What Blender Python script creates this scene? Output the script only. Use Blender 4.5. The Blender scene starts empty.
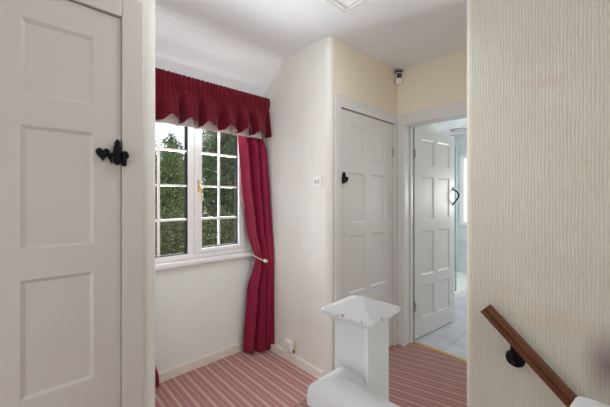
import bpy, bmesh, math, random
import numpy as np
from mathutils import Vector, Matrix

C = bpy.context.scene.collection
S = bpy.context.scene
PI = math.pi
random.seed(7)
R = math.radians

# ------------------------------------------------------------------ camera
EYE = 1.31
cam_d = bpy.data.cameras.new('camera')
cam = bpy.data.objects.new('camera', cam_d)
C.objects.link(cam)
cam.location = (0, 0, EYE)
cam.rotation_euler = (PI / 2, 0, R(46.79 - 90))
cam_d.sensor_width = 36
cam_d.lens = 306.8 / 610 * 36
cam_d.shift_y = -4.7 / 610
cam_d.clip_start = 0.02
S.camera = cam

# ------------------------------------------------------------------ world and light
W = bpy.data.worlds.new('overcast_sky')
S.world = W
W.use_nodes = True
nt = W.node_tree
bg = nt.nodes['Background']
tc = nt.nodes.new('ShaderNodeTexCoord')
sx = nt.nodes.new('ShaderNodeSeparateXYZ')
rp = nt.nodes.new('ShaderNodeValToRGB')
nt.links.new(tc.outputs['Generated'], sx.inputs[0])
nt.links.new(sx.outputs['Z'], rp.inputs[0])
nt.links.new(rp.outputs[0], bg.inputs[0])
rp.color_ramp.elements[0].color = (0.80, 0.86, 0.92, 1)
rp.color_ramp.elements[1].color = (0.95, 0.98, 1.0, 1)
bg.inputs[1].default_value = 1.2


def area(name, loc, target, size, size_y, power, col=(1, 1, 1)):
    d = bpy.data.lights.new(name, 'AREA')
    d.shape = 'RECTANGLE'
    d.size, d.size_y, d.energy, d.color = size, size_y, power, col
    o = bpy.data.objects.new(name, d)
    C.objects.link(o)
    o.location = loc
    o.rotation_euler = (Vector(target) - Vector(loc)).to_track_quat('-Z', 'Y').to_euler()
    return o


area('landing_side_fill', (-1.55, 0.15, 1.05), (1.5, 0.25, 0.95), 1.3, 1.9, 15.5, (0.93, 0.97, 1.0))  # added fill from the landing side; the wall there has no window
area('alcove_fill', (1.0, 0.80, 2.36), (1.0, 2.0, 1.0), 0.45, 0.3, 4, (0.95, 0.98, 1.0))  # added fill tilted towards the alcove, no fitting on the ceiling
area('alcove_window_daylight', (1.5, 3.4, 0.85), (1.0, 1.2, 1.15), 1.4, 2.0, 270, (0.92, 0.97, 1.0))
area('stairwell_fill', (1.02, -2.15, 0.3), (1.02, 1.5, 0.5), 0.75, 2.4, 15, (0.93, 0.97, 1.0))  # added fill up the stairwell; the rear wall is closed
area('passage_fill', (2.05, -0.93, 1.5), (1.75, 1.5, 1.4), 0.8, 1.5, 3.0, (1.0, 0.90, 0.76))  # added warm fill in the passage, in front of a blank end wall
bl = bpy.data.lights.new('bathroom_fill', 'POINT')  # added fill hanging free in the bathroom, without a fitting
bl.energy, bl.shadow_soft_size, bl.color = 29, 0.25, (0.97, 0.99, 1.0)
blo = bpy.data.objects.new('bathroom_fill', bl)
C.objects.link(blo)
blo.location = (4.5, 0.75, 1.35)

S.view_settings.view_transform = 'Standard'
S.view_settings.look = 'None'
S.view_settings.gamma = 1
S.view_settings.use_curve_mapping = False
S.view_settings.exposure = 0.45
try:
    S.cycles.max_bounces = 10
    S.cycles.diffuse_bounces = 6
    S.cycles.transparent_max_bounces = 16
    S.cycles.sample_clamp_indirect = 6
except Exception:
    pass

# ------------------------------------------------------------------ materials


def mat(name, col, rough=0.5, metal=0.0, var=0.06, scale=6.0, bump=0.0, bscale=60.0, stretch=None,
        sheen=0.0, spec=0.5):
    m = bpy.data.materials.new(name)
    m.use_nodes = True
    n = m.node_tree
    b = n.nodes['Principled BSDF']
    b.inputs['Roughness'].default_value = rough
    b.inputs['Metallic'].default_value = metal
    b.inputs['Specular IOR Level'].default_value = spec
    if sheen:
        b.inputs['Sheen Weight'].default_value = sheen
        b.inputs['Sheen Roughness'].default_value = 0.4
    t = n.nodes.new('ShaderNodeTexCoord')
    mp = n.nodes.new('ShaderNodeMapping')
    n.links.new(t.outputs['Object'], mp.inputs[0])
    if stretch:
        mp.inputs['Scale'].default_value = stretch
    ns = n.nodes.new('ShaderNodeTexNoise')
    ns.inputs['Scale'].default_value = scale
    ns.inputs['Detail'].default_value = 4
    n.links.new(mp.outputs[0], ns.inputs['Vector'])
    mx = n.nodes.new('ShaderNodeMix')
    mx.data_type = 'RGBA'
    mx.inputs[6].default_value = tuple(max(0, c * (1 - var)) for c in col) + (1,)
    mx.inputs[7].default_value = tuple(min(1, c * (1 + var)) for c in col) + (1,)
    n.links.new(ns.outputs[0], mx.inputs[0])
    n.links.new(mx.outputs[2], b.inputs['Base Color'])
    if bump:
        n2 = n.nodes.new('ShaderNodeTexNoise')
        n2.inputs['Scale'].default_value = bscale
        n2.inputs['Detail'].default_value = 3
        n.links.new(mp.outputs[0], n2.inputs['Vector'])
        bp = n.nodes.new('ShaderNodeBump')
        bp.inputs['Strength'].default_value = bump
        bp.inputs['Distance'].default_value = 0.004
        n.links.new(n2.outputs[0], bp.inputs['Height'])
        n.links.new(bp.outputs[0], b.inputs['Normal'])
    return m


def ramp(n, stops, interp='LINEAR'):
    r = n.nodes.new('ShaderNodeValToRGB')
    cr = r.color_ramp
    cr.interpolation = interp
    while len(cr.elements) > 1:
        cr.elements.remove(cr.elements[-1])
    cr.elements[0].position = stops[0][0]
    cr.elements[0].color = tuple(stops[0][1]) + (1,)
    for p, c in stops[1:]:
        e = cr.elements.new(p)
        e.color = tuple(c) + (1,)
    return r


def wallpaper(name, col, strength=0.5, blotches=()):
    """cream paper with a fine vertical rib; the ribs wander like brushed plaster"""
    m = bpy.data.materials.new(name)
    m.use_nodes = True
    n = m.node_tree
    L = n.links.new
    b = n.nodes['Principled BSDF']
    b.inputs['Roughness'].default_value = 0.75
    b.inputs['Specular IOR Level'].default_value = 0.25
    t = n.nodes.new('ShaderNodeTexCoord')
    mp = n.nodes.new('ShaderNodeMapping')
    mp.inputs['Scale'].default_value = (1, 1, 0.28)
    L(t.outputs['Object'], mp.inputs[0])
    n0 = n.nodes.new('ShaderNodeTexNoise')
    n0.inputs['Scale'].default_value = 26
    n0.inputs['Detail'].default_value = 3
    L(mp.outputs[0], n0.inputs['Vector'])
    sp = n.nodes.new('ShaderNodeSeparateXYZ')
    L(t.outputs['Object'], sp.inputs[0])

    def mth(op, a, b_):
        q = n.nodes.new('ShaderNodeMath')
        q.operation = op
        for k, w in ((0, a), (1, b_)):
            if isinstance(w, (int, float)):
                q.inputs[k].default_value = w
            else:
                L(w, q.inputs[k])
        return q.outputs[0]
    xy = mth('ADD', sp.outputs['X'], sp.outputs['Y'])
    ph = mth('ADD', mth('MULTIPLY', xy, 2 * PI / 0.0105), mth('MULTIPLY', n0.outputs[0], 8.0))
    wv = mth('ADD', mth('MULTIPLY', mth('SINE', ph, 0.0), 0.5), 0.5)
    n3 = n.nodes.new('ShaderNodeTexNoise')
    n3.inputs['Scale'].default_value = 90
    L(mp.outputs[0], n3.inputs['Vector'])
    hgt = mth('ADD', mth('MULTIPLY', wv, 0.55), mth('MULTIPLY', n3.outputs[0], 0.45))
    bp = n.nodes.new('ShaderNodeBump')
    bp.inputs['Strength'].default_value = strength
    bp.inputs['Distance'].default_value = 0.0025
    L(hgt, bp.inputs['Height'])
    L(bp.outputs[0], b.inputs['Normal'])
    r1 = ramp(n, [(0.25, tuple(c * (1 - 0.13 * strength) for c in col)), (0.6, col)])
    L(hgt, r1.inputs[0])
    n2 = n.nodes.new('ShaderNodeTexNoise')
    n2.inputs['Scale'].default_value = 2.2
    n2.inputs['Detail'].default_value = 5
    L(t.outputs['Object'], n2.inputs['Vector'])
    r2 = ramp(n, [(0.35, (0.95, 0.93, 0.90)), (0.6, (1, 1, 1))])
    L(n2.outputs[0], r2.inputs[0])
    mx = n.nodes.new('ShaderNodeMix')
    mx.data_type = 'RGBA'
    mx.blend_type = 'MULTIPLY'
    mx.inputs[0].default_value = 1
    L(r1.outputs[0], mx.inputs[6])
    L(r2.outputs[0], mx.inputs[7])
    out = mx.outputs[2]
    for (c, s, tint, amt) in blotches:
        mq = n.nodes.new('ShaderNodeMapping')
        mq.vector_type = 'TEXTURE'
        mq.inputs['Location'].default_value = c
        mq.inputs['Scale'].default_value = s
        L(t.outputs['Object'], mq.inputs[0])
        g = n.nodes.new('ShaderNodeTexGradient')
        g.gradient_type = 'SPHERICAL'
        L(mq.outputs[0], g.inputs[0])
        ml = n.nodes.new('ShaderNodeMath')
        ml.operation = 'MULTIPLY'
        L(g.outputs['Fac'], ml.inputs[0])
        ml.inputs[1].default_value = amt
        m2 = n.nodes.new('ShaderNodeMix')
        m2.data_type = 'RGBA'
        L(ml.outputs[0], m2.inputs[0])
        L(out, m2.inputs[6])
        m2.inputs[7].default_value = tint + (1,)
        out = m2.outputs[2]
    L(out, b.inputs['Base Color'])
    return m


def carpet(name, angle, offset, soft=0.0, dim=1.0):
    m = bpy.data.materials.new(name)
    m.use_nodes = True
    n = m.node_tree
    L = n.links.new
    b = n.nodes['Principled BSDF']
    b.inputs['Roughness'].default_value = 0.95
    b.inputs['Specular IOR Level'].default_value = 0.1
    t = n.nodes.new('ShaderNodeTexCoord')
    mp = n.nodes.new('ShaderNodeMapping')
    mp.inputs['Rotation'].default_value = (0, 0, angle)
    L(t.outputs['Object'], mp.inputs[0])
    sp = n.nodes.new('ShaderNodeSeparateXYZ')
    L(mp.outputs[0], sp.inputs[0])
    a = n.nodes.new('ShaderNodeMath')
    a.operation = 'SUBTRACT'
    a.inputs[1].default_value = offset
    L(sp.outputs['X'], a.inputs[0])
    d = n.nodes.new('ShaderNodeMath')
    d.operation = 'DIVIDE'
    d.inputs[1].default_value = 0.081
    L(a.outputs[0], d.inputs[0])
    f = n.nodes.new('ShaderNodeMath')
    f.operation = 'FRACT'
    L(d.outputs[0], f.inputs[0])
    cream = (0.80, 0.62, 0.52)
    mar = (0.48, 0.225, 0.22)
    mid = (0.55, 0.31, 0.285)
    pink = (0.60, 0.40, 0.365)
    avg = (0.54, 0.30, 0.275)
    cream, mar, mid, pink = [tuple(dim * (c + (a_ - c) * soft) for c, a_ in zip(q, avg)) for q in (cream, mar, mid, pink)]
    r = ramp(n, [(0.0, cream), (0.06, cream), (0.09, mid), (0.20, mid), (0.24, mar), (0.36, mar), (0.40, mid),
                 (0.45, pink), (0.52, pink), (0.56, mid), (0.64, mar), (0.76, mar), (0.80, mid), (0.92, mid),
                 (0.95, cream), (1.0, cream)])
    L(f.outputs[0], r.inputs[0])
    ns = n.nodes.new('ShaderNodeTexNoise')
    ns.inputs['Scale'].default_value = 190
    ns.inputs['Detail'].default_value = 2
    L(t.outputs['Object'], ns.inputs['Vector'])
    rn = ramp(n, [(0.3, (0.66, 0.66, 0.66)), (0.7, (1.25, 1.25, 1.25))])
    L(ns.outputs[0], rn.inputs[0])
    mx = n.nodes.new('ShaderNodeMix')
    mx.data_type = 'RGBA'
    mx.blend_type = 'MULTIPLY'
    mx.inputs[0].default_value = 1
    L(r.outputs[0], mx.inputs[6])
    L(rn.outputs[0], mx.inputs[7])
    L(mx.outputs[2], b.inputs['Base Color'])
    bp = n.nodes.new('ShaderNodeBump')
    bp.inputs['Strength'].default_value = 0.5
    bp.inputs['Distance'].default_value = 0.004
    L(ns.outputs[0], bp.inputs['Height'])
    L(bp.outputs[0], b.inputs['Normal'])
    return m


def tiles(name, col, grout, w, h, off, axes='XY', rough=0.35, grout_w=0.004, var=0.06):
    m = bpy.data.materials.new(name)
    m.use_nodes = True
    n = m.node_tree
    L = n.links.new
    b = n.nodes['Principled BSDF']
    b.inputs['Roughness'].default_value = rough
    t = n.nodes.new('ShaderNodeTexCoord')
    sp = n.nodes.new('ShaderNodeSeparateXYZ')
    L(t.outputs['Object'], sp.inputs[0])
    cb = n.nodes.new('ShaderNodeCombineXYZ')
    for i, ax in enumerate(axes):
        a = n.nodes.new('ShaderNodeMath')
        a.operation = 'SUBTRACT'
        a.inputs[1].default_value = off[i]
        L(sp.outputs[ax], a.inputs[0])
        L(a.outputs[0], cb.inputs[i])
    br = n.nodes.new('ShaderNodeTexBrick')
    br.offset = 0
    br.inputs['Scale'].default_value = 1
    br.inputs['Brick Width'].default_value = w
    br.inputs['Row Height'].default_value = h
    br.inputs['Mortar Size'].default_value = grout_w
    br.inputs['Color1'].default_value = tuple(c * (1 - var) for c in col) + (1,)
    br.inputs['Color2'].default_value = tuple(c * (1 + var) for c in col) + (1,)
    br.inputs['Mortar'].default_value = grout + (1,)
    L(cb.outputs[0], br.inputs['Vector'])
    ns = n.nodes.new('ShaderNodeTexNoise')
    ns.inputs['Scale'].default_value = 7
    ns.inputs['Detail'].default_value = 6
    L(t.outputs['Object'], ns.inputs['Vector'])
    rn = ramp(n, [(0.35, (0.88, 0.88, 0.88)), (0.65, (1.05, 1.05, 1.05))])
    L(ns.outputs[0], rn.inputs[0])
    mx = n.nodes.new('ShaderNodeMix')
    mx.data_type = 'RGBA'
    mx.blend_type = 'MULTIPLY'
    mx.inputs[0].default_value = 1
    L(br.outputs[0], mx.inputs[6])
    L(rn.outputs[0], mx.inputs[7])
    L(mx.outputs[2], b.inputs['Base Color'])
    return m


def glass_mat(name, tint=(1, 1, 1), refl=0.06):
    m = bpy.data.materials.new(name)
    m.use_nodes = True
    n = m.node_tree
    n.nodes.remove(n.nodes['Principled BSDF'])
    tr = n.nodes.new('ShaderNodeBsdfTransparent')
    tr.inputs[0].default_value = tint + (1,)
    gl = n.nodes.new('ShaderNodeBsdfGlossy')
    gl.inputs['Roughness'].default_value = 0.02
    mx = n.nodes.new('ShaderNodeMixShader')
    mx.inputs[0].default_value = refl
    n.links.new(tr.outputs[0], mx.inputs[1])
    n.links.new(gl.outputs[0], mx.inputs[2])
    n.links.new(mx.outputs[0], n.nodes['Material Output'].inputs[0])
    return m


def leaf_mat(name, a, b_, c):
    m = bpy.data.materials.new(name)
    m.use_nodes = True
    n = m.node_tree
    b = n.nodes['Principled BSDF']
    b.inputs['Roughness'].default_value = 0.6
    b.inputs['Specular IOR Level'].default_value = 0.2
    t = n.nodes.new('ShaderNodeTexCoord')
    ns = n.nodes.new('ShaderNodeTexNoise')
    ns.inputs['Scale'].default_value = 6.0
    ns.inputs['Detail'].default_value = 8
    ns.inputs['Roughness'].default_value = 0.8
    n.links.new(t.outputs['Object'], ns.inputs['Vector'])
    r = ramp(n, [(0.36, a), (0.5, b_), (0.62, c)])
    n.links.new(ns.outputs[0], r.inputs[0])
    n.links.new(r.outputs[0], b.inputs['Base Color'])
    return m


CREAM = (0.77, 0.755, 0.72)
PAPER = wallpaper('cream_ribbed_wallpaper', CREAM, 0.25)
PAPER_PLAIN = mat('cream_wall_paint', (0.79, 0.72, 0.59), 0.8, var=0.03, scale=3, bump=0.15, bscale=120, spec=0.2)
PAPER_R = wallpaper('cream_ribbed_stair_wallpaper', (0.635, 0.605, 0.52), 0.65, blotches=(  # cream paper toned down, standing in for weaker light on this wall
    ((1.45, 0.055, 0.745), (0.2, 0.075, 0.15), (0.22, 0.16, 0.165), 0.95),  # soft-edged dark blotch; the entries below are beige grime and brown stains
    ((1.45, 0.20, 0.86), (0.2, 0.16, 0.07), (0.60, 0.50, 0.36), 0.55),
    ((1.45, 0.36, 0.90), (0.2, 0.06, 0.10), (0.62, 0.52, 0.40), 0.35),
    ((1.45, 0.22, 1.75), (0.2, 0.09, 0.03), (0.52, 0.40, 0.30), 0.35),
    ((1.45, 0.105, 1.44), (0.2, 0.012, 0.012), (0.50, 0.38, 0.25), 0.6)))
SILLWALL = mat('white_wall_paint', (0.83, 0.85, 0.825), 0.8, var=0.03, scale=3, bump=0.12, bscale=140, spec=0.2)
CEIL = mat('white_ceiling_paint', (0.85, 0.86, 0.88), 0.9, var=0.02, scale=2, bump=0.12, bscale=90, spec=0.1)
GLOSS = mat('white_gloss_paint', (0.67, 0.665, 0.65), 0.35, var=0.04, scale=5, bump=0.05, bscale=30)
GLOSS_L = mat('shaded_white_door_paint', (0.53, 0.495, 0.455), 0.4, var=0.05, scale=4, bump=0.05, bscale=30)  # darker copy of the white gloss; the near door's shade is in the colour
SKIRT = mat('cream_skirting_paint', (0.79, 0.755, 0.68), 0.45, var=0.04)
UPVC = mat('white_upvc', (0.83, 0.82, 0.82), 0.3, var=0.02)
NEWEL = mat('chipped_white_newel_paint', (0.60, 0.61, 0.62), 0.4, var=0.05, scale=9, bump=0.06, bscale=24)
IRON = mat('black_iron', (0.004, 0.004, 0.004), 0.55, 0.0, var=0.3, scale=40, bump=0.3, bscale=80, spec=0.15)
BRASS = mat('brass', (0.62, 0.46, 0.20), 0.3, 0.9, var=0.1)
STEEL = mat('grey_steel', (0.35, 0.34, 0.33), 0.4, 0.8, var=0.2, scale=30)
VENT = mat('pale_grey_vent_metal', (0.30, 0.31, 0.32), 0.4, 0.2, var=0.1)
ROCKER = mat('grey_rocker_plastic', (0.50, 0.50, 0.48), 0.4, var=0.05)
WOOD = mat('dark_red_brown_wood', (0.120, 0.040, 0.014), 0.4, var=0.4, scale=14, stretch=(6, 1, 1), bump=0.05, spec=0.3)
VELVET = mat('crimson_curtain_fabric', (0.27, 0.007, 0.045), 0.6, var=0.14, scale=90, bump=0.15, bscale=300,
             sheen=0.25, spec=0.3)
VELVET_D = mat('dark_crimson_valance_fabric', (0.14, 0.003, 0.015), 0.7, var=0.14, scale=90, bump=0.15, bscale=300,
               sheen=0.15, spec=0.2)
LINING = mat('white_curtain_lining', (0.82, 0.79, 0.77), 0.8, var=0.03, scale=40)
CORD = mat('cream_cord', (0.70, 0.60, 0.42), 0.7, var=0.15, scale=60)
PLASTIC = mat('white_plastic', (0.80, 0.79, 0.76), 0.35, var=0.02)
OLDPLASTIC = mat('yellowed_plastic', (0.66, 0.56, 0.34), 0.4, var=0.06)
DARKPLASTIC = mat('dark_grey_plastic', (0.05, 0.05, 0.05), 0.4, var=0.1)
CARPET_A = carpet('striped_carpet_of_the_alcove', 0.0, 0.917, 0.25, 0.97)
CARPET_B = carpet('striped_carpet_of_the_landing', R(-15.5), 0.02, 0.35, 0.70)  # same carpet with the landing's shading put into a darker colour
TILE_F = tiles('grey_floor_tiles', (0.50, 0.51, 0.56), (0.32, 0.32, 0.33), 0.33, 0.33, (2.875, 1.112))
MARBLE = tiles('pale_marble_wall_tiles', (0.62, 0.66, 0.69), (0.52, 0.54, 0.55), 0.6, 0.3, (0, 0), 'YZ', 0.25, 0.003)
MARBLE_Y = tiles('pale_marble_side_tiles', (0.62, 0.66, 0.69), (0.52, 0.54, 0.55), 0.6, 0.3, (0, 0), 'XZ', 0.25, 0.003)
PLANK = tiles('white_ceiling_planks', (0.86, 0.86, 0.86), (0.72, 0.73, 0.74), 9.0, 0.10, (0, 0), 'XY', 0.3, 0.004, 0.0)
BATHWALL = mat('pale_grey_green_wall', (0.70, 0.72, 0.69), 0.6, var=0.02)
GLASS = glass_mat('clear_window_glass', (0.98, 0.99, 0.99), 0.012)
SHOWER = glass_mat('green_tinted_shower_glass', (0.86, 0.93, 0.91), 0.08)
GEDGE = mat('green_glass_edge', (0.42, 0.58, 0.54), 0.15, var=0.05)
RUBBER = mat('dark_window_gasket', (0.02, 0.02, 0.02), 0.95, var=0.1, spec=0.05)

# ------------------------------------------------------------------ mesh helpers


def box(bm, x0, x1, y0, y1, z0, z1):
    v = [bm.verts.new(p) for p in ((x0, y0, z0), (x1, y0, z0), (x1, y1, z0), (x0, y1, z0),
                                   (x0, y0, z1), (x1, y0, z1), (x1, y1, z1), (x0, y1, z1))]
    for f in ((3, 2, 1, 0), (4, 5, 6, 7), (0, 1, 5, 4), (1, 2, 6, 5), (2, 3, 7, 6), (3, 0, 4, 7)):
        bm.faces.new([v[i] for i in f])
    return bm


def prism(bm, pts, z0, z1, axis='Z'):
    def P(a, b, c):
        return (a, b, c) if axis == 'Z' else ((a, c, b) if axis == 'Y' else (c, a, b))
    lo = [bm.verts.new(P(p[0], p[1], z0)) for p in pts]
    hi = [bm.verts.new(P(p[0], p[1], z1)) for p in pts]
    bm.faces.new(lo[::-1])
    bm.faces.new(hi)
    for i in range(len(pts)):
        j = (i + 1) % len(pts)
        bm.faces.new((lo[i], lo[j], hi[j], hi[i]))
    return bm


def loft(bm, rings, closed=True, caps=True):
    vs = [[bm.verts.new(p) for p in r] for r in rings]
    for a, b in zip(vs, vs[1:]):
        n = len(a)
        for i in range(n if closed else n - 1):
            j = (i + 1) % n
            bm.faces.new((a[i], a[j], b[j], b[i]))
    if caps:
        bm.faces.new(vs[0][::-1])
        bm.faces.new(vs[-1])
    return bm


def tube(bm, pts, rad, n=10):
    pts = [Vector(p) for p in pts]
    rings = []
    up = None
    for i, p in enumerate(pts):
        d = (pts[min(i + 1, len(pts) - 1)] - pts[max(i - 1, 0)]).normalized()
        if up is None:
            up = Vector((0, 0, 1)) if abs(d.z) < 0.9 else Vector((1, 0, 0))
        x = d.cross(up).normalized()
        y = x.cross(d).normalized()
        up = y
        r = rad[i] if isinstance(rad, (list, tuple)) else rad
        rings.append([p + x * math.cos(2 * PI * k / n) * r + y * math.sin(2 * PI * k / n) * r for k in range(n)])
    return loft(bm, rings)


def lathe(bm, prof, axis, center, n=24):
    """prof: (radius, distance along axis)"""
    a = Vector(axis).normalized()
    u = a.orthogonal().normalized()
    v = a.cross(u)
    c = Vector(center)
    rings = [[c + a * h + (u * math.cos(2 * PI * k / n) + v * math.sin(2 * PI * k / n)) * r for k in range(n)]
             for r, h in prof]
    return loft(bm, rings)


def wloc(o):
    v = Vector((0, 0, 0))
    while o:
        v += o.location
        o = o.parent
    return v


def mk(name, bm, m, parent=None, bevel=0.0, smooth=False, seg=2, local=False, m2=None):
    bmesh.ops.recalc_face_normals(bm, faces=bm.faces)
    if parent is not None and not local:
        bmesh.ops.translate(bm, verts=bm.verts, vec=-wloc(parent))
    me = bpy.data.meshes.new(name)
    bm.to_mesh(me)
    bm.free()
    me.materials.append(m)
    if m2:
        me.materials.append(m2)
    o = bpy.data.objects.new(name, me)
    C.objects.link(o)
    if parent is not None:
        o.parent = parent
    if smooth:
        for p in me.polygons:
            p.use_smooth = True
    if bevel:
        md = o.modifiers.new('bevel', 'BEVEL')
        md.width = bevel
        md.segments = seg
        md.limit_method = 'ANGLE'
        md.angle_limit = R(35)
        md.harden_normals = False
    return o


def tag(o, label, cat=None, kind=None, group=None):
    o['label'] = label
    if cat:
        o['category'] = cat
    if kind:
        o['kind'] = kind
    if group:
        o['group'] = group
    return o


def struct(name, bm, m, label, cat, **k):
    return tag(mk(name, bm, m, **k), label, cat, 'structure')


def thing(name, label, cat, loc=(0, 0, 0), rz=0, group=None, kind=None):
    o = bpy.data.objects.new(name, None)
    C.objects.link(o)
    o.location = loc
    o.rotation_euler = (0, 0, rz)
    o.empty_display_size = 0.1
    return tag(o, label, cat, kind, group)


def B():
    return bmesh.new()


def arc(cx, cy, r, a0, a1, n=6):
    return [(cx + r * math.cos(R(a0 + (a1 - a0) * i / n)), cy + r * math.sin(R(a0 + (a1 - a0) * i / n)))
            for i in range(n + 1)]


# ------------------------------------------------------------------ setting
ZC = 2.465
YL, YC, YW = 1.300, 1.459, 2.311
XA, XR, XD = 0.410, 1.607, 2.521

# floors
b = B()
box(b, -1.6, 2.655, 0.45, YC, -0.15, 0)
box(b, XR + 0.02, 2.655, YC, YC + 0.12, -0.15, 0)
box(b, -0.45, XA - 0.02, YC, YC + 0.02, -0.15, 0)
box(b, -1.6, 0.60, -2.2, 0.45, -0.15, 0)
box(b, 1.60, XD + 0.02, -1.0, 0.45, -0.15, 0)
struct('floor', b, CARPET_B, 'red and cream striped carpet of the landing', 'floor')
b = B()
box(b, XA - 0.02, XR + 0.02, YC, YW + 0.02, -0.15, 0)
struct('floor_alcove', b, CARPET_A, 'red and cream striped carpet running into the window alcove', 'floor')
b = B()
box(b, 2.655, 5.4, -0.4, 2.5, -0.15, 0.0)
struct('floor_bathroom', b, TILE_F, 'grey square floor tiles of the bathroom beyond the open door', 'floor')

# ceiling with the slope over the window
b = B()
box(b, -1.6, 2.60, -2.2, 1.88, ZC, ZC + 0.10)
pts = [(1.88, ZC), (1.93, ZC - 0.004), (1.965, ZC - 0.016), (2.0, ZC - 0.038), (2.36, ZC - 0.335), (2.36, ZC + 0.10),
       (1.88, ZC + 0.10)]
prism(b, pts, XA - 0.1, XR + 0.1, 'X')
struct('ceiling', b, CEIL, 'white landing ceiling that slopes down over the window', 'ceiling')
b = B()
box(b, 2.60, 5.4, -0.4, 2.5, 2.40, 2.5)
struct('ceiling_bathroom', b, PLANK, 'white planked ceiling of the bathroom', 'ceiling')

# left wall (holds the near door) and the alcove side
b = B()
prism(b, [(0.34, YL)] + arc(XA - 0.03, YL + 0.03, 0.03, -90, 0) + [(XA, 2.43), (0.29, 2.43), (0.29, YL + 0.07), (0.34, YL + 0.07)], 0, ZC)
box(b, -0.40, 0.34, YL, YL + 0.07, 2.0, ZC)
box(b, -1.6, -0.40, YL, YL + 0.12, 0, ZC)
box(b, -0.40, 0.29, YL + 0.07, YL + 0.12, 0, ZC)
struct('wall_left', b, PAPER, 'cream ribbed wall around the near white door', 'wall')

# window wall
WX0, WX1, WZ0, WZ1 = 0.47, 1.50, 0.845, 2.05
b = B()
box(b, XA - 0.02, WX0, YW, YW + 0.14, 0, ZC - 0.2)
box(b, WX1, XR + 0.02, YW, YW + 0.14, 0, ZC - 0.2)
box(b, WX0, WX1, YW, YW + 0.14, 0, 0.812)
box(b, WX0, WX1, YW, YW + 0.14, WZ1, ZC - 0.2)
struct('wall_back', b, SILLWALL, 'white wall under and around the window', 'wall')

# alcove right wall with the rounded outer corner
b = B()
prism(b, arc(XR + 0.045, YC + 0.045, 0.045, 180, 270, 8) + [(1.656, YC + 0.07), (1.72, YC + 0.07), (1.72, 2.43), (XR, 2.43)], 0, ZC)
struct('wall_alcove_right', b, PAPER, 'cream ribbed wall between the curtain and the closet door', 'wall')

# closet wall
b = B()
box(b, 1.656, 2.64, YC, YC + 0.07, 2.0, ZC)
box(b, 2.462, 2.64, YC, YC + 0.07, 0, 2.0)
box(b, 1.66, 2.64, YC + 0.07, YC + 0.12, 0, ZC)
struct('wall_closet', b, PAPER_PLAIN, 'cream wall above the closed closet door', 'wall')

# doorway wall
b = B()
box(b, XD, 2.66, 1.392, YC, 0, ZC)
box(b, XD, 2.66, 0.60, 1.392, 1.985, ZC)
box(b, XD, 2.66, -1.0, 0.60, 0, ZC)
struct('wall_doorway', b, PAPER_PLAIN, 'cream wall above the open bathroom doorway', 'wall')
b = B()
box(b, 1.60, 2.66, -1.1, -1.0, 0, ZC)
struct('wall_passage_end', b, PAPER, 'cream end wall of the passage', 'wall')

# stair wall on the right, with a rounded end
b = B()
prism(b, [(1.60, -2.2), (1.60, 0.477)] + arc(1.57, 0.477, 0.03, 0, 90) + arc(1.48, 0.477, 0.03, 90, 180) + [(1.45, -2.2)], -2.7, ZC)
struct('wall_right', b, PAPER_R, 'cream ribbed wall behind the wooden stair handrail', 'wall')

b = B()
box(b, -1.6, 1.45, -2.3, -2.2, -2.7, ZC)
struct('wall_rear', b, PAPER, 'cream wall behind the viewer', 'wall')

b = B()
box(b, -1.7, -1.6, -2.3, 1.42, 0, ZC)
struct('wall_landing_side', b, PAPER, 'cream side wall of the landing', 'wall')

# stairwell
b = B()
for k in range(10):
    box(b, 0.60, 1.45, 0.445 - 0.22 * (k + 1), 0.45 - 0.22 * k, -2.7, -0.19 * (k + 1))
struct('stairs', b, CARPET_B, 'carpeted stairs going down behind the newel post', 'stairs')
b = B()
box(b, 0.48, 0.60, -2.2, 0.45, -2.7, -0.15)
struct('wall_stairwell', b, PAPER, 'cream wall on the open side of the stairs', 'wall')

# bathroom shell
b = B()
box(b, 2.66, 3.43, YC + 0.01, YC + 0.14, 0, 2.40)
box(b, 3.33, 3.43, YC + 0.14, 2.5, 0, 2.40)
struct('wall_bathroom_left', b, BATHWALL, 'pale grey wall behind the open bathroom door', 'wall')
b = B()
box(b, 3.43, 5.5, 2.5, 2.6, 0, 2.40)
struct('wall_bathroom_back', b, MARBLE_Y, 'pale marble tiled wall inside the shower', 'wall')
b = B()
box(b, 5.4, 5.5, -0.4, 1.15, 0, 2.40)
box(b, 5.4, 5.5, 1.96, 2.5, 0, 2.40)
box(b, 5.4, 5.5, 1.15, 1.96, 0, 0.88)
box(b, 5.4, 5.5, 1.15, 1.96, 2.03, 2.40)
struct('wall_bathroom_far', b, MARBLE, 'pale marble tiled wall around the bathroom window', 'wall')
b = B()
box(b, 2.66, 5.5, -0.5, -0.4, 0, 2.40)
struct('wall_bathroom_right', b, BATHWALL, 'pale grey side wall of the bathroom', 'wall')

# skirting
SK = [(0, 0), (-0.014, 0), (-0.014, 0.062), (-0.007, 0.074), (0, 0.076)]


def skirt_x(bm, x0, x1, y):     # along X on a wall facing -Y
    prism(bm, [(y + a, z) for a, z in SK], x0, x1, 'X')


def skirt_y(bm, y0, y1, x):     # along Y on a wall facing -X
    prism(bm, [(x + a, z) for a, z in SK], y0, y1, 'Y')


b = B()
skirt_x(b, XA, XR, YW)
struct('baseboard_back', b, SKIRT, 'cream skirting board under the window', 'skirting board')
b = B()
skirt_y(b, YC + 0.05, YW - 0.014, XR)
struct('baseboard_right', b, SKIRT, 'cream skirting board below the plug socket', 'skirting board')

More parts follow.
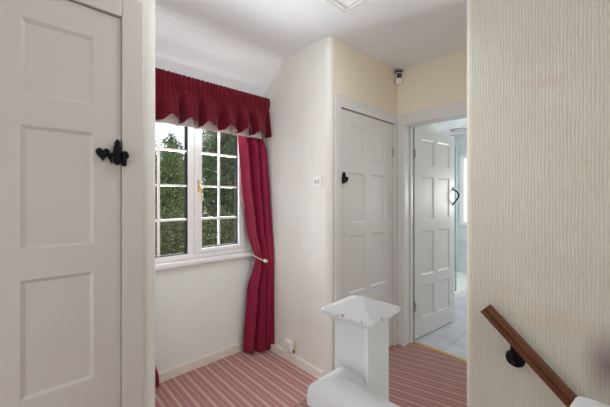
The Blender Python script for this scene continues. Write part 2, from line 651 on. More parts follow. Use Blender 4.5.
# casings
b = B()
box(b, 0.283, 0.356, YL - 0.014, YL, 0, 2.065)
box(b, -0.433, 0.283, YL - 0.014, YL, 1.982, 2.065)
box(b, -0.433, -0.36, YL - 0.014, YL, 0, 1.982)
box(b, 0.285, 0.34, YL, YL + 0.068, 0, 2.0)
box(b, -0.40, -0.362, YL, YL + 0.068, 0, 2.0)
box(b, -0.362, 0.285, YL, YL + 0.068, 1.984, 2.0)
struct('trim_1', b, GLOSS_L, 'white frame around the near door on the left', 'door frame', bevel=0.004)
b = B()
box(b, 1.655, 1.722, YC - 0.016, YC, 0, 2.066)
box(b, 1.722, 2.453, YC - 0.016, YC, 1.980, 2.066)
box(b, 2.453, XD - 0.018, YC - 0.016, YC, 0, 2.066)
box(b, 1.66, 1.720, YC, YC + 0.069, 0, 1.998)
box(b, 2.455, 2.462, YC, YC + 0.069, 0, 1.998)
box(b, 1.720, 2.455, YC, YC + 0.069, 1.981, 1.998)
struct('trim_2', b, GLOSS, 'white frame around the closed closet door', 'door frame', bevel=0.004)
b = B()
box(b, XD - 0.018, XD, 1.377, YC - 0.001, 0, 2.062)
box(b, XD - 0.018, XD, 0.605, 1.377, 1.962, 2.062)
box(b, XD - 0.018, XD, 0.53, 0.605, 0, 2.062)
box(b, XD, 2.66, 1.378, 1.391, 0, 1.984)
box(b, XD, 2.66, 0.601, 0.618, 0, 1.984)
box(b, XD, 2.66, 0.618, 1.378, 1.966, 1.984)
box(b, 2.60, 2.635, 1.366, 1.378, 0, 1.966)
struct('trim_3', b, GLOSS, 'white frame around the open bathroom doorway', 'door frame', bevel=0.004)
b = B()
prism(b, [(2.635, 0), (2.640, 0.006), (2.655, 0.008), (2.668, 0.006), (2.673, 0)], 0.618, 1.366, 'Y')
struct('trim_4', b, BRASS, 'brass threshold strip between carpet and bathroom tiles', 'threshold')

# ------------------------------------------------------------------ doors


def panelled(name, label, w, h, cols, rows, m, loc, rz=0, t=0.038):
    """local frame: x along the width from the root, front face at y=0 looking to -y; one stile-and-rail frame, each panel a part"""
    root = thing(name, label, 'door', loc, rz, kind='structure')
    xs = [0] + [x for c in cols for x in c] + [w]
    zs = [0] + [z for r in rows for z in r] + [h]
    b = B()
    for i in range(0, len(xs), 2):
        box(b, xs[i], xs[i + 1], 0, t, 0, h)
    for k in range(0, len(zs), 2):
        for c in cols:
            box(b, c[0], c[1], 0, t, zs[k], zs[k + 1])
    bmesh.ops.remove_doubles(b, verts=b.verts, dist=1e-5)
    seen = {}
    for f in list(b.faces):
        key = tuple(sorted(v.index for v in f.verts)) if False else tuple(round(x, 4) for x in f.calc_center_median())
        seen.setdefault(key, []).append(f)
    dead = [f for fs in seen.values() if len(fs) > 1 for f in fs]
    bmesh.ops.delete(b, geom=dead, context='FACES_ONLY')
    mk('frame', b, m, root, local=True)
    for c in cols:
        for r in rows:
            b = B()
            e = 0.011
            for s, y0, y1 in ((1, 0.001, 0.008), (-1, t - 0.001, t - 0.008)):
                o = [(c[0], y0, r[0]), (c[1], y0, r[0]), (c[1], y0, r[1]), (c[0], y0, r[1])]
                i1 = [(c[0] + e * .45, (y0 * .6 + y1 * .4), r[0] + e * .45), (c[1] - e * .45, (y0 * .6 + y1 * .4), r[0] + e * .45),
                      (c[1] - e * .45, (y0 * .6 + y1 * .4), r[1] - e * .45), (c[0] + e * .45, (y0 * .6 + y1 * .4), r[1] - e * .45)]
                i2 = [(c[0] + e, y1, r[0] + e), (c[1] - e, y1, r[0] + e), (c[1] - e, y1, r[1] - e), (c[0] + e, y1, r[1] - e)]
                loft(b, [o, i1, i2], caps=False)
                b.faces.new([b.verts.new(p) for p in i2])
            mk('panel', b, m, root, local=True)
    return root


def heart(cx, cz, w, h, n=28):
    pts = []
    for i in range(n):
        a = 2 * PI * i / n
        x = 16 * math.sin(a) ** 3
        y = 13 * math.cos(a) - 5 * math.cos(2 * a) - 2 * math.cos(3 * a) - math.cos(4 * a)
        pts.append((cx + x / 32 * w, cz + (y + 2.5) / 29 * h))
    return pts


def latch(parent, x, z, s, flip):
    """black cottage thumb latch: heart plate, bar, keep; local frame of the door"""
    f = -1 if flip else 1
    root = bpy.data.objects.new('latch', None)
    C.objects.link(root)
    root.parent = parent
    root.location = (x, 0, z)
    root['label'] = 'black iron latch'

    def pl(bm, pts, y0, y1):
        prism(bm, [(f * s * p[0], s * p[1]) for p in pts], y0, y1, 'Y')
    b = B()
    pl(b, heart(-0.043, -0.004, 0.042, 0.046), -0.012, 0.0)
    mk('heart_plate', b, IRON, root, bevel=0.003, local=True)
    b = B()
    pl(b, [(-0.030, -0.010), (0.036, -0.010), (0.036, 0.004), (-0.030, 0.004)], -0.018, -0.008)
    pl(b, [(-0.028, -0.010), (-0.018, -0.010), (-0.012, -0.032), (-0.016, -0.036)], -0.014, -0.004)
    mk('bar', b, IRON, root, bevel=0.002, local=True)
    b = B()
    pl(b, [(-0.010, -0.026), (-0.006, -0.034), (0.002, -0.040), (0.010, -0.034), (0.012, -0.024), (0.012, 0.028), (0.008, 0.034),
           (0.010, 0.042), (0.004, 0.052), (0.001, 0.057), (-0.002, 0.052), (-0.008, 0.042), (-0.006, 0.034), (-0.010, 0.028)], -0.024, 0.0)
    mk('staple', b, IRON, root, bevel=0.003, local=True)
    b = B()
    pl(b, [(0.014, -0.042), (0.028, -0.042), (0.029, -0.014), (0.036, -0.010), (0.035, 0.002), (0.030, 0.012), (0.020, 0.014),
           (0.014, 0.008), (0.015, -0.012)], -0.032, -0.014)
    mk('keep', b, IRON, root, bevel=0.003, local=True)
    return root


def hinge(parent, x, z):
    b = B()
    tube(b, [(x, -0.004, z - 0.04), (x, -0.004, z + 0.04)], 0.005, 8)
    box(b, x - 0.010, x + 0.010, -0.002, 0.001, z - 0.038, z + 0.038)
    o = mk('hinge', b, STEEL, parent, local=True)
    return o


d1 = panelled('door_1', 'near white panelled door with a heart shaped black latch', 0.641, 1.973,
              [(0.090, 0.280), (0.367, 0.557)], [(0.175, 0.575), (0.672, 1.048), (1.143, 1.537), (1.633, 1.873)],
              GLOSS_L, (-0.359, YL + 0.0005, 0.006))
latch(d1, 0.626, 1.466, 1.0, False)
d2 = panelled('door_2', 'closed white panelled closet door beside the light switch', 0.729, 1.966,
              [(0.110, 0.305), (0.394, 0.611)], [(0.172, 0.478), (0.584, 1.022), (1.122, 1.502), (1.618, 1.864)],
              GLOSS, (1.723, YC + 0.0005, 0.006))
latch(d2, 0.030, 1.452, 0.86, True)
b = B()
lathe(b, [(0.004, 0), (0.005, 0.012), (0.011, 0.016), (0.012, 0.022), (0.007, 0.027)], (0, -1, 0), (0.040, 0, 1.051), 16)
mk('knob', b, GLOSS, d2, local=True, smooth=True)
for z in (0.30, 1.72):
    hinge(d2, 0.727, z)
ang = math.atan2(1.300 - 1.380, 3.395 - 2.677)
d3 = panelled('door_3', 'open white panelled door swung into the tiled bathroom', 0.722, 1.962,
              [(0.115, 0.325), (0.405, 0.618)], [(0.167, 0.471), (0.573, 0.989), (1.106, 1.507), (1.615, 1.869)],
              GLOSS, (2.684, 1.374, 0.010), ang)
for z in (0.30, 1.72):
    hinge(d3, 0.002, z)
h3 = bpy.data.objects.new('handle', None)
C.objects.link(h3)
h3.parent = d3
h3.location = (0.690, 0, 1.33)
h3['label'] = 'black iron curled pull handle'
b = B()
prism(b, [(0, 0.10), (0.012, 0.082), (0.014, 0.066), (0.006, 0.058), (-0.006, 0.058), (-0.014, 0.066), (-0.012, 0.082)], -0.005, 0.0, 'Y')
prism(b, [(0, -0.11), (0.010, -0.092), (0.009, -0.078), (-0.009, -0.078), (-0.010, -0.092)], -0.005, 0.0, 'Y')
mk('end_plate', b, IRON, h3, bevel=0.002, local=True)
b = B()
tube(b, [(0.0, -0.002, 0.066), (0.010, -0.020, 0.056), (0.020, -0.042, 0.036), (0.024, -0.052, 0.012), (0.018, -0.050, -0.014),
         (0.008, -0.036, -0.040), (0.0, -0.020, -0.064), (0.0, -0.004, -0.086)], [0.009, 0.007, 0.008, 0.008, 0.008, 0.008, 0.007, 0.009], 8)
mk('grip', b, IRON, h3, local=True, smooth=True)

# ------------------------------------------------------------------ window
win = thing('window_1', 'white glazed casement window in the alcove with white glazing bars', 'window', (0.985, YW + 0.02, WZ0), kind='structure')
FY0, FY1 = YW + 0.012, YW + 0.075
b = B()
box(b, WX0, 0.540, FY0, FY1, WZ0, WZ1)
box(b, 1.446, WX1, FY0, FY1, WZ0, WZ1)
box(b, 0.540, 1.446, FY0, FY1, WZ0, 0.887)
box(b, 0.540, 1.446, FY0, FY1, 1.985, WZ1)
mk('window_frame', b, UPVC, win, bevel=0.005)
b = B()
box(b, 0.957, 1.004, FY0, FY1, 0.887, 1.985)
mk('mullion', b, UPVC, win, bevel=0.004)
sash = bpy.data.objects.new('sash', None)
b = B()
SX0, SX1, SZ0, SZ1 = 1.005, 1.445, 0.888, 1.984
box(b, SX0, 1.061, FY0 - 0.014, FY1 - 0.01, SZ0, SZ1)
box(b, 1.392, SX1, FY0 - 0.014, FY1 - 0.01, SZ0, SZ1)
box(b, 1.061, 1.392, FY0 - 0.014, FY1 - 0.01, SZ0, 0.920)
box(b, 1.061, 1.392, FY0 - 0.014, FY1 - 0.01, 1.935, SZ1)
sash = mk('sash', b, UPVC, win, bevel=0.005)
for (x0, x1, z0, z1, xm, par) in ((0.540, 0.957, 0.887, 1.985, 0.7485, win), (1.061, 1.392, 0.920, 1.935, 1.222, sash)):
    b = B()
    e = 0.006
    for q in ((x0, x0 + e, z0, z1), (x1 - e, x1, z0, z1), (x0, x1, z0, z0 + e), (x0, x1, z1 - e, z1)):
        box(b, q[0], q[1], FY0 + 0.012, FY1 - 0.002, q[2], q[3])
    mk('gasket', b, RUBBER, par)
    b = B()
    box(b, xm - 0.008, xm + 0.008, FY0 + 0.016, FY0 + 0.030, z0, z1)
    for z in (1.151, 1.410, 1.675):
        box(b, x0, x1, FY0 + 0.0162, FY0 + 0.0298, z - 0.008, z + 0.008)
    mk('glazing_bars', b, UPVC, par)
    b = B()
    box(b, x0, x1, FY0 + 0.022, FY0 + 0.025, z0, z1)
    mk('pane', b, GLASS, par)
b = B()
box(b, 1.023, 1.037, FY0 - 0.020, FY0 - 0.014, 1.365, 1.455)
tube(b, [(1.030, FY0 - 0.018, 1.415), (1.030, FY0 - 0.045, 1.415), (1.034, FY0 - 0.048, 1.40), (1.044, FY0 - 0.050, 1.34),
         (1.046, FY0 - 0.050, 1.30)], [0.008, 0.008, 0.008, 0.006, 0.005], 10)
o = mk('handle', b, BRASS, sash, bevel=0.002)
o['label'] = 'brass lever handle'
b = B()
prism(b, [(YW + 0.02, 0.812), (YW - 0.045, 0.810), (YW - 0.052, 0.816), (YW - 0.052, 0.838), (YW - 0.045, 0.845), (YW + 0.02, 0.845)], XA + 0.002, XR - 0.002, 'X')
mk('window_sill', b, UPVC, win, bevel=0.002)
b = B()
box(b, WX0, WX1, YW + 0.02, YW + 0.14, 0.812, 0.845)
mk('sill_bed', b, UPVC, win)

# bathroom window
w2 = thing('window_2', 'bright bathroom window at the end of the shower', 'window', (5.45, 1.55, 0.88), kind='structure')
b = B()
for q in ((1.15, 1.20, .88, 2.03), (1.91, 1.96, .88, 2.03), (1.20, 1.91, .88, .93), (1.20, 1.91, 1.98, 2.03)):
    box(b, 5.41, 5.47, *q)
mk('window_frame', b, UPVC, w2)
b = B()
box(b, 5.435, 5.440, 1.20, 1.91, 0.93, 1.98)
mk('pane', b, GLASS, w2)

# ------------------------------------------------------------------ shower and bathroom things
t = thing('shower_enclosure', 'shower with white tray and clear glass panel beyond the open door', 'shower', (4.4, 2.0, 0.0))
b = B()
box(b, 3.432, 5.398, 1.545, 2.498, 0.0, 0.085)
box(b, 3.432, 5.398, 1.545, 1.60, 0.085, 0.105)
mk('tray', b, PLASTIC, t, bevel=0.008)
b = B()
box(b, 3.435, 4.170, 1.568, 1.576, 0.105, 2.0)
g = mk('glass_panel', b, SHOWER, t)
b = B()
box(b, 4.170, 4.186, 1.566, 1.578, 0.105, 2.0)
mk('edge_seal', b, GEDGE, g)

t = thing('ceiling_vent', 'round grey vent in the planked bathroom ceiling', 'vent', (5.09, 1.86, 2.40))
b = B()
lathe(b, [(0.135, 0.0), (0.135, -0.006), (0.11, -0.014), (0.10, -0.008), (0.10, 0.0)], (0, 0, 1), (5.09, 1.86, 2.40), 32)
mk('ring', b, VENT, t, smooth=True)
b = B()
for k in range(5):
    lathe(b, [(0.095 - 0.018 * k, 0), (0.095 - 0.018 * k, -0.009), (0.087 - 0.018 * k, -0.009), (0.087 - 0.018 * k, 0)], (0, 0, 1), (5.09, 1.86, 2.40), 28)
mk('grille', b, PLASTIC, t)

# ------------------------------------------------------------------ newel posts and banister
CAPPAINT = NEWEL.copy()
CAPPAINT.name = 'white_paint_with_brown_chips'


def chips(m, z0, z1):
    n = m.node_tree
    L = n.links.new
    bs = n.nodes['Principled BSDF']
    src = bs.inputs['Base Color'].links[0].from_socket
    t = n.nodes.new('ShaderNodeTexCoord')
    sp = n.nodes.new('ShaderNodeSeparateXYZ')
    L(t.outputs['Object'], sp.inputs[0])
    nz = n.nodes.new('ShaderNodeTexNoise')
    nz.inputs['Scale'].default_value = 70
    nz.inputs['Detail'].default_value = 5
    L(t.outputs['Object'], nz.inputs['Vector'])
    rr = ramp(n, [(0.0, (0, 0, 0)), (0.60, (0, 0, 0)), (0.66, (1, 1, 1))])
    L(nz.outputs[0], rr.inputs[0])
    mr = n.nodes.new('ShaderNodeMapRange')
    mr.inputs['From Min'].default_value = z0
    mr.inputs['From Max'].default_value = z1
    L(sp.outputs['Z'], mr.inputs['Value'])
    band = ramp(n, [(0.0, (0, 0, 0)), (0.3, (0.9, 0.9, 0.9)), (0.8, (0.9, 0.9, 0.9)), (1.0, (0, 0, 0))])
    L(mr.outputs[0], band.inputs[0])
    mm = n.nodes.new('ShaderNodeMath')
    mm.operation = 'MULTIPLY'
    L(rr.outputs[0], mm.inputs[0])
    L(band.outputs[0], mm.inputs[1])
    mx = n.nodes.new('ShaderNodeMix')
    mx.data_type = 'RGBA'
    L(mm.outputs[0], mx.inputs[0])
    L(src, mx.inputs[6])
    mx.inputs[7].default_value = (0.20, 0.13, 0.07, 1)
    L(mx.outputs[2], bs.inputs['Base Color'])


chips(CAPPAINT, 1.036 - 0.009, 1.036 + 0.001)


def newel(label, cx, cy, rz, z_edge, zb, turn=0):
    t = thing('newel_post', label, 'newel post', (cx, cy, zb), rz)
    b = B()
    s = 0.05
    box(b, -s, s, -s, s, 0, z_edge - 0.022 - zb)
    mk('post', b, NEWEL, t, bevel=0.006, local=True)
    b = B()

    def ring(h, z, rnd=0.012):
        p = []
        for (sx_, sy_, a) in ((1, 1, 0), (-1, 1, 90), (-1, -1, 180), (1, -1, 270)):
            for k in range(4):
                an = R(a + 30 * k)
                p.append((sx_ * (h - rnd) + rnd * math.cos(an), sy_ * (h - rnd) + rnd * math.sin(an), z - zb))
        return p
    e = z_edge
    loft(b, [ring(0.052, e - 0.026), ring(0.060, e - 0.022), ring(0.066, e - 0.014), ring(0.074, e - 0.010), ring(0.075, e - 0.003),
             ring(0.072, e), ring(0.066, e + 0.002), ring(0.060, e + 0.003, 0.008), ring(0.040, e + 0.009, 0.005), ring(0.022, e + 0.019, 0.003), ring(0.006, e + 0.027, 0.002)])
    bmesh.ops.rotate(b, verts=b.verts, cent=(0, 0, 0), matrix=Matrix.Rotation(R(turn), 3, 'Z'))
    bmesh.ops.translate(b, verts=b.verts, vec=(-0.005, -0.002, 0))
    mk('cap', b, CAPPAINT, t, local=True, bevel=0.0015)
    return t


newel('white square newel post with chipped pyramid cap in front of the doors', 0.640, 0.470, 0, 1.036, 0.0, 4)
newel('white newel post at the right edge of the photo, only a cap corner showing', 0.530, -0.010, R(-6), 1.022, 0.0)

t = thing('banister', 'white rounded banister rail turning into the near newel post', 'banister', (0.530, 0.22, 0.0))
prof = []
hw = 0.044
for k in range(13):
    a = PI * k / 12
    prof.append((hw * math.cos(a), -0.022 + 0.038 * math.sin(a) ** 0.7 if 0 < k < 12 else -0.022))
prof = prof + [(-hw, -0.046), (-hw + 0.008, -0.052), (-hw + 0.010, -0.062), (hw - 0.010, -0.062), (hw - 0.008, -0.052), (hw, -0.046)]
RX, RY, RZ = 0.530, 0.466, 0.884
rings = [[(0.592, RY + q[0], RZ + q[1]) for q in prof],
         [(RX - q[0], RY + q[0], RZ + q[1]) for q in prof],
         [(RX - q[0], 0.035, RZ + q[1]) for q in prof]]
b = B()
loft(b, rings)
mk('rail', b, NEWEL, t, bevel=0.0)
b = B()
low = [(-0.036, -0.062), (-0.036, -0.088), (0.036, -0.088), (0.036, -0.062)]
loft(b, [[(0.592, RY + q[0], RZ + q[1]) for q in low], [(RX - q[0], RY + q[0], RZ + q[1]) for q in low], [(RX - q[0], 0.035, RZ + q[1]) for q in low]])
mk('moulding', b, NEWEL, t, bevel=0.004)
for y in (0.115, 0.225, 0.335):
    b = B()
    box(b, 0.516, 0.546, y - 0.015, y + 0.015, 0.0, RZ - 0.088)
    mk('baluster', b, NEWEL, t, bevel=0.003)

# ------------------------------------------------------------------ wooden handrail on the stair wall
t = thing('handrail', 'dark wooden handrail sloping down the cream stair wall', 'handrail', (1.40, 0.1, 0.0))
dirv = Vector((0, -0.272, -0.257)).normalized()
upv = Vector((0, -dirv.z, dirv.y)) * -1
if upv.z < 0:
    upv = -upv
P0 = Vector((1.395, 0.409, 0.865))
prf = [(-0.020, -0.022), (0.020, -0.022), (0.022, -0.016), (0.016, -0.004), (0.017, 0.004), (0.023, 0.010), (0.022, 0.018), (0.012, 0.025),
       (-0.012, 0.025), (-0.022, 0.018), (-0.023, 0.010), (-0.017, 0.004), (-0.016, -0.004), (-0.022, -0.016)]
b = B()
loft(b, [[P0 + dirv * L + Vector((q[0], 0, 0)) + upv * q[1] * 0.9 for q in prf] for L in (0, 2.6)])
mk('rail', b, WOOD, t, bevel=0.001)
for L in (0.150, 1.6):
    pc = P0 + dirv * L - upv * 0.022
    c = Vector((1.45, pc.y + 0.002, pc.z - 0.072))
    b = B()
    lathe(b, [(0.034, 0), (0.034, 0.004), (0.030, 0.010), (0.012, 0.013)], (-1, 0, 0), c, 28)
    tube(b, [c + Vector((-0.010, 0, 0)), c + Vector((-0.034, 0, -0.004)), c + Vector((-0.052, 0, 0.012)), Vector((1.395, c.y - 0.004, pc.z + 0.002))], [0.008, 0.0075, 0.0075, 0.008], 10)
    for k in range(3):
        a = PI / 2 + k * 2 * PI / 3
        lathe(b, [(0.005, 0), (0.004, 0.003)], (-1, 0, 0), c + Vector((-0.0075, 0.021 * math.cos(a), 0.021 * math.sin(a))), 8)
    o = mk('bracket', b, IRON, t, smooth=False)
    o['label'] = 'black round wall bracket'

# ------------------------------------------------------------------ curtains and valance


def cloth_grid(bm, fn, nu, nv, thick=0.0):
    vs = [[bm.verts.new(fn(i / (nu - 1), j / (nv - 1))) for i in range(nu)] for j in range(nv)]
    for j in range(nv - 1):
        for i in range(nu - 1):
            bm.faces.new((vs[j][i], vs[j][i + 1], vs[j + 1][i + 1], vs[j + 1][i]))
    return bm


def interp(tab, z):
    for (z0, a), (z1, b_) in zip(tab, tab[1:]):
        if z0 >= z >= z1:
            k = (z0 - z) / (z0 - z1)
            k2 = k * k * (3 - 2 * k)
            k = 0.5 * k + 0.5 * k2
            return a + (b_ - a) * k
    return tab[-1][1] if z < tab[-1][0] else tab[0][1]


def curtain(label, inner, outer, mirror):
    t = thing('curtain', label, 'curtain', ((inner[-1][1] + outer[-1][1]) / 2, 2.2, 0.0), group='crimson curtains of the alcove window')
    ZT, ZB = 2.06, 0.012
    nf = 2.7

    def fn(u, v):
        z = ZT + (ZB - ZT) * v
        xi, xo = interp(inner, z), interp(outer, z)
        pinch = math.exp(-((z - 0.80) / 0.13) ** 2)
        w = u
        x = xi + (xo - xi) * w
        amp = 0.040 * (1 - 0.55 * pinch) * (0.85 + 0.3 * v)
        ph = 2 * PI * nf * (w + 0.018 * math.sin(5 * v + 1.0)) + 0.5
        yb = 2.228 - (0.02 + 0.07 * min(1, v * 1.6)) * w ** 1.3
        y = yb + amp * math.sin(ph) + amp * 0.35 * math.sin(2.3 * ph + 2.0 * v)
        y += 0.012 * math.sin(9 * w + 4 * v) * v
        if z < 0.84 and z > 0.78:
            y -= 0.0
        y -= 0.03 * pinch
        x += 0.007 * math.sin(2 * ph)
        if mirror:
            x = min(max(x, XA + 0.006), 0.9)
        else:
            x = min(x, XR - 0.006)
        lim = 2.205 - 0.2 * max(0.0, min(1.0, (1.82 - z) / 0.35))
        if y < lim:
            y = lim + 0.25 * (lim - y) * 0.2
        return (x, min(y, 2.248), z)
    b = B()
    cloth_grid(b, fn, 130, 90)
    o = mk('drape', b, VELVET, t, smooth=True)
    md = o.modifiers.new('thickness', 'SOLIDIFY')
    md.thickness = 0.003
    b = B()
    zt = 0.80
    xi, xo = interp(inner, zt), interp(outer, zt)
    ring = []
    for k in range(24):
        a = 2 * PI * k / 24
        cx, rx = (xi + xo) / 2, abs(xo - xi) / 2 + 0.004
        ring.append((cx + rx * math.cos(a), 2.135 + (0.068 + 0.028) * math.sin(a), zt + 0.012 - 0.014 * math.cos(a) * (1 if not mirror else -1)))
    return t, fn


inner_r = [(2.06, 1.30), (1.85, 1.335), (1.49, 1.364), (1.06, 1.422), (0.795, 1.490), (0.70, 1.478), (0.54, 1.431), (0.075, 1.385), (0, 1.385)]
outer_r = [(2.06, 1.57), (1.85, 1.575), (1.3, 1.59), (0.95, 1.600), (0.80, 1.595), (0.6, 1.600), (0, 1.600)]
inner_l = [(2.06, 0.64), (1.85, 0.62), (1.06, 0.59), (0.80, 0.53), (0.54, 0.61), (0.24, 0.675), (0.075, 0.713), (0, 0.713)]
outer_l = [(2.06, 0.408), (0, 0.408)]
cr, fr = curtain('crimson curtain tied back at the right side of the window', inner_r, outer_r, False)
cl, fl = curtain('crimson curtain at the left of the window, only its lower edge showing', inner_l, outer_l, True)
# tieback of the right curtain
tb = mk('tieback', tube(B(), [(1.478, 2.262, 0.832), (1.480, 2.205, 0.822), (1.496, 2.155, 0.802), (1.520, 2.130, 0.790)], 0.005, 8), CORD, cr, smooth=True)
tb['label'] = 'cream tieback cord with a tassel'
b = B()
lathe(b, [(0.004, -0.022), (0.015, -0.014), (0.017, 0.0), (0.012, 0.016), (0.004, 0.022)], (0.9, -0.2, -0.35), (1.532, 2.118, 0.785), 14)
tas = mk('tassel', b, CORD, tb, smooth=True)

# valance
VY = 2.155
t = thing('valance', 'dark crimson gathered valance with white lining over the window', 'valance', (1.0, VY, 1.80), group=None)
VX0, VX1 = XA + 0.004, XR - 0.006
NF = 8.6


def vfun(off):
    def fn(u, v):
        Lx = VX1 - VX0
        ret = 0.09
        # path: front run then a short return to the wall at the right end
        sdist = u * (Lx + ret)
        if sdist < Lx:
            px, py = VX0 + sdist, VY
            nx, ny = 0, -1
        else:
            px, py = VX1, VY + (sdist - Lx)
            nx, ny = 1, 0
        ph = 2 * PI * NF * (u + 0.010 * math.sin(17 * u) + 0.006 * math.sin(41 * u))
        fine = math.sin(2 * PI * 46 * (u + 0.004 * math.sin(60 * u)))
        fold = math.sin(ph) + 0.30 * math.sin(2 * ph + 0.8)
        if v < 0.26:
            k = v / 0.26
            z = 2.178 - 0.098 * k
            d = 0.006 * fine + 0.010 * math.sin(PI * k) - 0.004 * k
        else:
            k = (v - 0.26) / 0.74
            z = 2.080 - (0.244 - (0.036 * max(0, fold) ** 1.3 if off >= 0 else -0.003)) * k
            d = -0.004 + 0.006 * fine * (1 - k) ** 2 + (0.014 + (0.054 if off >= 0 else 0.018) * fold) * k ** 0.75 + (0.03 * k if off >= 0 else -0.044 * k ** 0.75)
            px -= 0.014 * math.cos(ph) * k * (1 if nx == 0 else 0)
        d += off
        if nx:
            d = min(d, 0.002) if off >= 0 else min(d, 0.0)
        px = min(max(px + nx * min(d, 0.004), VX0), XR - 0.002)
        return (px, py + ny * d, z)
    return fn


b = B()
cloth_grid(b, vfun(0.0), 420, 40)
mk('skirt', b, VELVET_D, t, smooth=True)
b = B()
f0 = vfun(-0.004)


def lfn(u, v):
    p = f0(u * 0.925, 0.25 + 0.75 * v)
    return (p[0], p[1], p[2] - 0.007 * max(0, (v - 0.9) / 0.1))


cloth_grid(b, lfn, 420, 26)
o = mk('lining', b, LINING, t, smooth=True)
o['label'] = 'white lining'
b = B()
box(b, XA + 0.002, XR - 0.002, VY + 0.03, YW, 2.166, 2.180)
mk('pelmet_board', b, UPVC, t)

# ------------------------------------------------------------------ small fittings
t = thing('light_switch', 'white two gang light switch on the cream wall beside the closet', 'light switch', (XR, 1.572, 1.396))
b = B()
box(b, XR - 0.010, XR, 1.531, 1.613, 1.396, 1.478)
mk('plate', b, PLASTIC, t, bevel=0.003)
for y in (1.557, 1.587):
    b = B()
    prism(b, [(XR - 0.010, 1.420), (XR - 0.018, 1.424), (XR - 0.012, 1.452), (XR - 0.010, 1.453)], y - 0.007, y + 0.007, 'Y')
    mk('rocker', b, ROCKER, t)

t = thing('plug_socket', 'white plug in adaptor on a yellowed socket above the skirting', 'socket', (XR, 1.862, 0.09))
b = B()
box(b, XR - 0.012, XR, 1.815, 1.905, 0.100, 0.190)
mk('back_plate', b, OLDPLASTIC, t, bevel=0.003)
b = B()
box(b, XR - 0.050, XR - 0.012, 1.828, 1.908, 0.108, 0.186)
ad = mk('adaptor', b, PLASTIC, t, bevel=0.006)
b = B()
for (yy, zz) in ((1.850, 0.165), (1.884, 0.165), (1.850, 0.130), (1.884, 0.130), (1.867, 0.148)):
    box(b, XR - 0.0508, XR - 0.0495, yy - 0.005, yy + 0.005, zz - 0.003, zz + 0.003)
mk('pin_holes', b, STEEL, ad)
b = B()
box(b, XR - 0.022, XR - 0.012, 1.817, 1.826, 0.092, 0.118)
mk('switch', b, DARKPLASTIC, t, bevel=0.002)

t = thing('motion_sensor', 'small alarm motion sensor high in the corner above the doors', 'sensor', (2.478, 1.416, 2.335), R(-45))
b = B()
prism(b, [(-0.026, 0.0), (0.026, 0.0), (0.026, 0.092), (0.020, 0.105), (-0.020, 0.105), (-0.026, 0.092)], 0.0, 0.030, 'Y')
mk('housing', b, PLASTIC, t, bevel=0.006, local=True)
b = B()
prism(b, [(-0.021, 0.050), (0.021, 0.050), (0.021, 0.094), (-0.021, 0.094)], -0.006, 0.002, 'Y')
mk('lens', b, DARKPLASTIC, t, bevel=0.003, local=True)
b = B()
box(b, -0.030, 0.030, -0.004, 0.045, 0.105, 0.120)
mk('bracket', b, DARKPLASTIC, t, bevel=0.002, local=True)

t = thing('loft_hatch', 'moulded white loft hatch frame in the ceiling', 'hatch', (1.15, 0.93, ZC))


def frame_ring(bm, x0, x1, y0, y1, w, z0, z1):
    box(bm, x0, x1, y0, y0 + w, z0, z1)
    box(bm, x0, x1, y1 - w, y1, z0, z1)
    box(bm, x0, x0 + w, y0 + w, y1 - w, z0, z1)
    box(bm, x1 - w, x1, y0 + w, y1 - w, z0, z1)


b = B()
frame_ring(b, 0.83, 1.474, 0.60, 1.207, 0.055, ZC - 0.014, ZC)
frame_ring(b, 0.842, 1.462, 0.612, 1.195, 0.022, ZC - 0.024, ZC - 0.014)
mk('frame', b, GLOSS, t, bevel=0.004)
b = B()
box(b, 0.885, 1.419, 0.655, 1.152, ZC - 0.006, ZC)
mk('cover', b, CEIL, t)

# ------------------------------------------------------------------ garden outside
GZ = -2.7
b = B()
box(b, -30, 40, 2.6, 60, GZ - 0.2, GZ)
struct('ground', b, mat('lawn_green', (0.05, 0.08, 0.025), 0.9, var=0.4, scale=2, bump=0.5, bscale=40), 'green lawn far below the window', 'lawn')
BARK = mat('grey_brown_bark', (0.07, 0.055, 0.04), 0.9, var=0.3, scale=12, bump=0.6, bscale=30)
LEAF = {
    'conifer': leaf_mat('dark_blue_green_needles', (0.035, 0.062, 0.035), (0.095, 0.145, 0.070), (0.26, 0.33, 0.17)),
    'broad': leaf_mat('mid_green_leaves', (0.045, 0.070, 0.022), (0.13, 0.18, 0.055), (0.30, 0.33, 0.15)),
    'shrub': leaf_mat('brown_green_leaves', (0.040, 0.048, 0.022), (0.12, 0.135, 0.058), (0.30, 0.28, 0.15)),
}


def leaves(pts, dirs, size, rng):
    n = len(pts)
    a = rng.normal(size=(n, 3)) * 0.6 + dirs
    a /= np.linalg.norm(a, axis=1)[:, None] + 1e-9
    c = rng.normal(size=(n, 3))
    c -= a * (c * a).sum(1)[:, None]
    c /= np.linalg.norm(c, axis=1)[:, None] + 1e-9
    ln = (size * rng.uniform(0.6, 1.4, n))[:, None]
    wd = ln * 0.32
    v = np.stack([pts, pts + a * ln * 0.5 + c * wd, pts + a * ln, pts + a * ln * 0.5 - c * wd], 1).reshape(-1, 3)
    return v


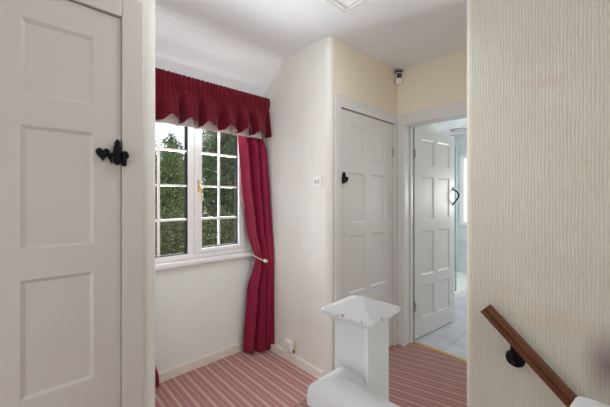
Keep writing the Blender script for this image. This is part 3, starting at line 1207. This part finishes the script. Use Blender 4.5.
def tree(label, cat, name, x, y, h, r, kind, seed, n, base=0.15, group=None, size=0.11):
    rng = np.random.default_rng(seed)
    t = thing(name, label, cat, (x, y, GZ), 0, group)
    b = B()
    tr = 0.02 * h
    tube(b, [(0, 0, 0), (0.05, 0.02, h * 0.35), (-0.04, 0.03, h * 0.7), (0, 0, h * 0.95)], [tr, tr * 0.8, tr * 0.5, tr * 0.12], 9)
    nb = 46 if kind != 'shrub' else 60
    tips = []
    for k in range(nb):
        f = base + (1 - base) * ((k + 0.5) / nb)
        an = 2.4 * k + rng.uniform(-0.4, 0.4)
        if kind == 'conifer':
            rr = r * (1.05 - f) ** 0.75 * rng.uniform(0.65, 1.1)
            dz = -0.10 * rr
        else:
            rr = r * math.sqrt(max(0.05, 1 - (2 * f - 1) ** 2 * 0.9)) * rng.uniform(0.55, 1.08)
            dz = 0.25 * rr
        p0 = Vector((0, 0, f * h * 0.93))
        p1 = Vector((math.cos(an) * rr, math.sin(an) * rr, f * h + dz))
        tube(b, [p0, (p0 + p1) / 2 + Vector((0, 0, 0.06 * rr)), p1], [tr * 0.28, tr * 0.16, tr * 0.05], 5)
        tips.append((p0, p1, rr))
    mk('trunk', b, BARK, t, local=True)
    P, D = [], []
    wts = np.array([max(q[2], 0.15) for q in tips])
    cnt = (n * wts / wts.sum()).astype(int)
    for (p0, p1, rr), m in zip(tips, cnt):
        s = rng.uniform(0.25, 1.05, m) ** 0.7
        base_p = np.array(p0)[None] * (1 - s)[:, None] + np.array(p1)[None] * s[:, None]
        sp = (0.13 + 0.16 * rr) * (0.8 if kind == 'conifer' else 1.15)
        off = rng.normal(size=(m, 3)) * sp * np.array([1, 1, 0.55 if kind == 'conifer' else 0.9])
        P.append(base_p + off)
        d = np.array(p1 - p0)
        D.append(np.repeat((d / (np.linalg.norm(d) + 1e-6))[None], m, 0) * 0.8)
    P = np.concatenate(P)
    D = np.concatenate(D)
    P[:, 2] = np.maximum(P[:, 2], 0.03)
    v = leaves(P, D, size, rng)
    me = bpy.data.meshes.new('foliage')
    nq = len(v) // 4
    me.vertices.add(len(v))
    me.vertices.foreach_set('co', v.ravel())
    me.loops.add(nq * 4)
    me.loops.foreach_set('vertex_index', np.arange(nq * 4))
    me.polygons.add(nq)
    me.polygons.foreach_set('loop_start', np.arange(0, nq * 4, 4))
    me.update(calc_edges=True)
    me.materials.append(LEAF[kind])
    o = bpy.data.objects.new('foliage', me)
    C.objects.link(o)
    o.parent = t
    return t


A, BR, SH = 'conifer_tree', 'leafy_tree', 'garden_shrub'
tree('olive brown shrub low in the left panes of the window', 'shrub', SH, 3.35, 9.0, 3.5, 1.0, 'shrub', 6, 9000, 0.05, size=0.075)
tree('olive brown shrub low behind the window mullion', 'shrub', SH, 5.45, 9.6, 3.4, 1.0, 'shrub', 7, 9000, 0.05, size=0.075)
tree('brown green shrub hidden left of the window view', 'shrub', SH, 1.2, 9.2, 3.3, 1.0, 'shrub', 8, 6000, 0.05, size=0.075)
tree('brown green shrub beyond the right casement of the window', 'shrub', SH, 7.6, 9.4, 3.6, 1.0, 'broad', 9, 6000, 0.05, size=0.075)
tree('mid green leafy tree in the left panes of the window', 'tree', BR, 4.7, 13.4, 6.2, 1.25, 'broad', 3, 12000, size=0.10)
tree('tall dark conifer seen through the right casement of the window', 'tree', A, 7.4, 13.8, 9.4, 1.7, 'conifer', 1, 16000, size=0.11)
tree('leafy tree standing left of the window view', 'tree', BR, 1.5, 13.6, 6.4, 1.4, 'broad', 5, 7000, size=0.11)
tree('leafy tree standing right of the window view', 'tree', BR, 10.6, 13.6, 8.0, 1.4, 'broad', 4, 7000, size=0.11)
tree('thin topped conifer breaking the pale sky behind the left panes', 'tree', A, 7.0, 19.5, 8.0, 1.8, 'conifer', 2, 11000, size=0.15)
tree('tall green tree far behind the right casement', 'tree', BR, 11.0, 19.8, 11.5, 2.2, 'broad', 12, 14000, size=0.15)
tree('far conifer standing left of the thin topped conifer', 'tree', A, 2.6, 19.6, 8.2, 1.9, 'conifer', 13, 9000, size=0.15)
for k, (x, h) in enumerate(((3.0, 6.6), (8.6, 6.4), (14.2, 12.0), (19.6, 10.0))):
    tree(('dense tree at the back, furthest left of the row', 'dense tree at the back behind the left panes', 'dense tall tree at the back behind the right casement',
          'dense tree at the back, furthest right of the row')[k], 'tree', BR, x, 26.0, h, 2.5, 'broad', 20 + k, 14000, 0.04, 'trees at the back of the garden', 0.20)
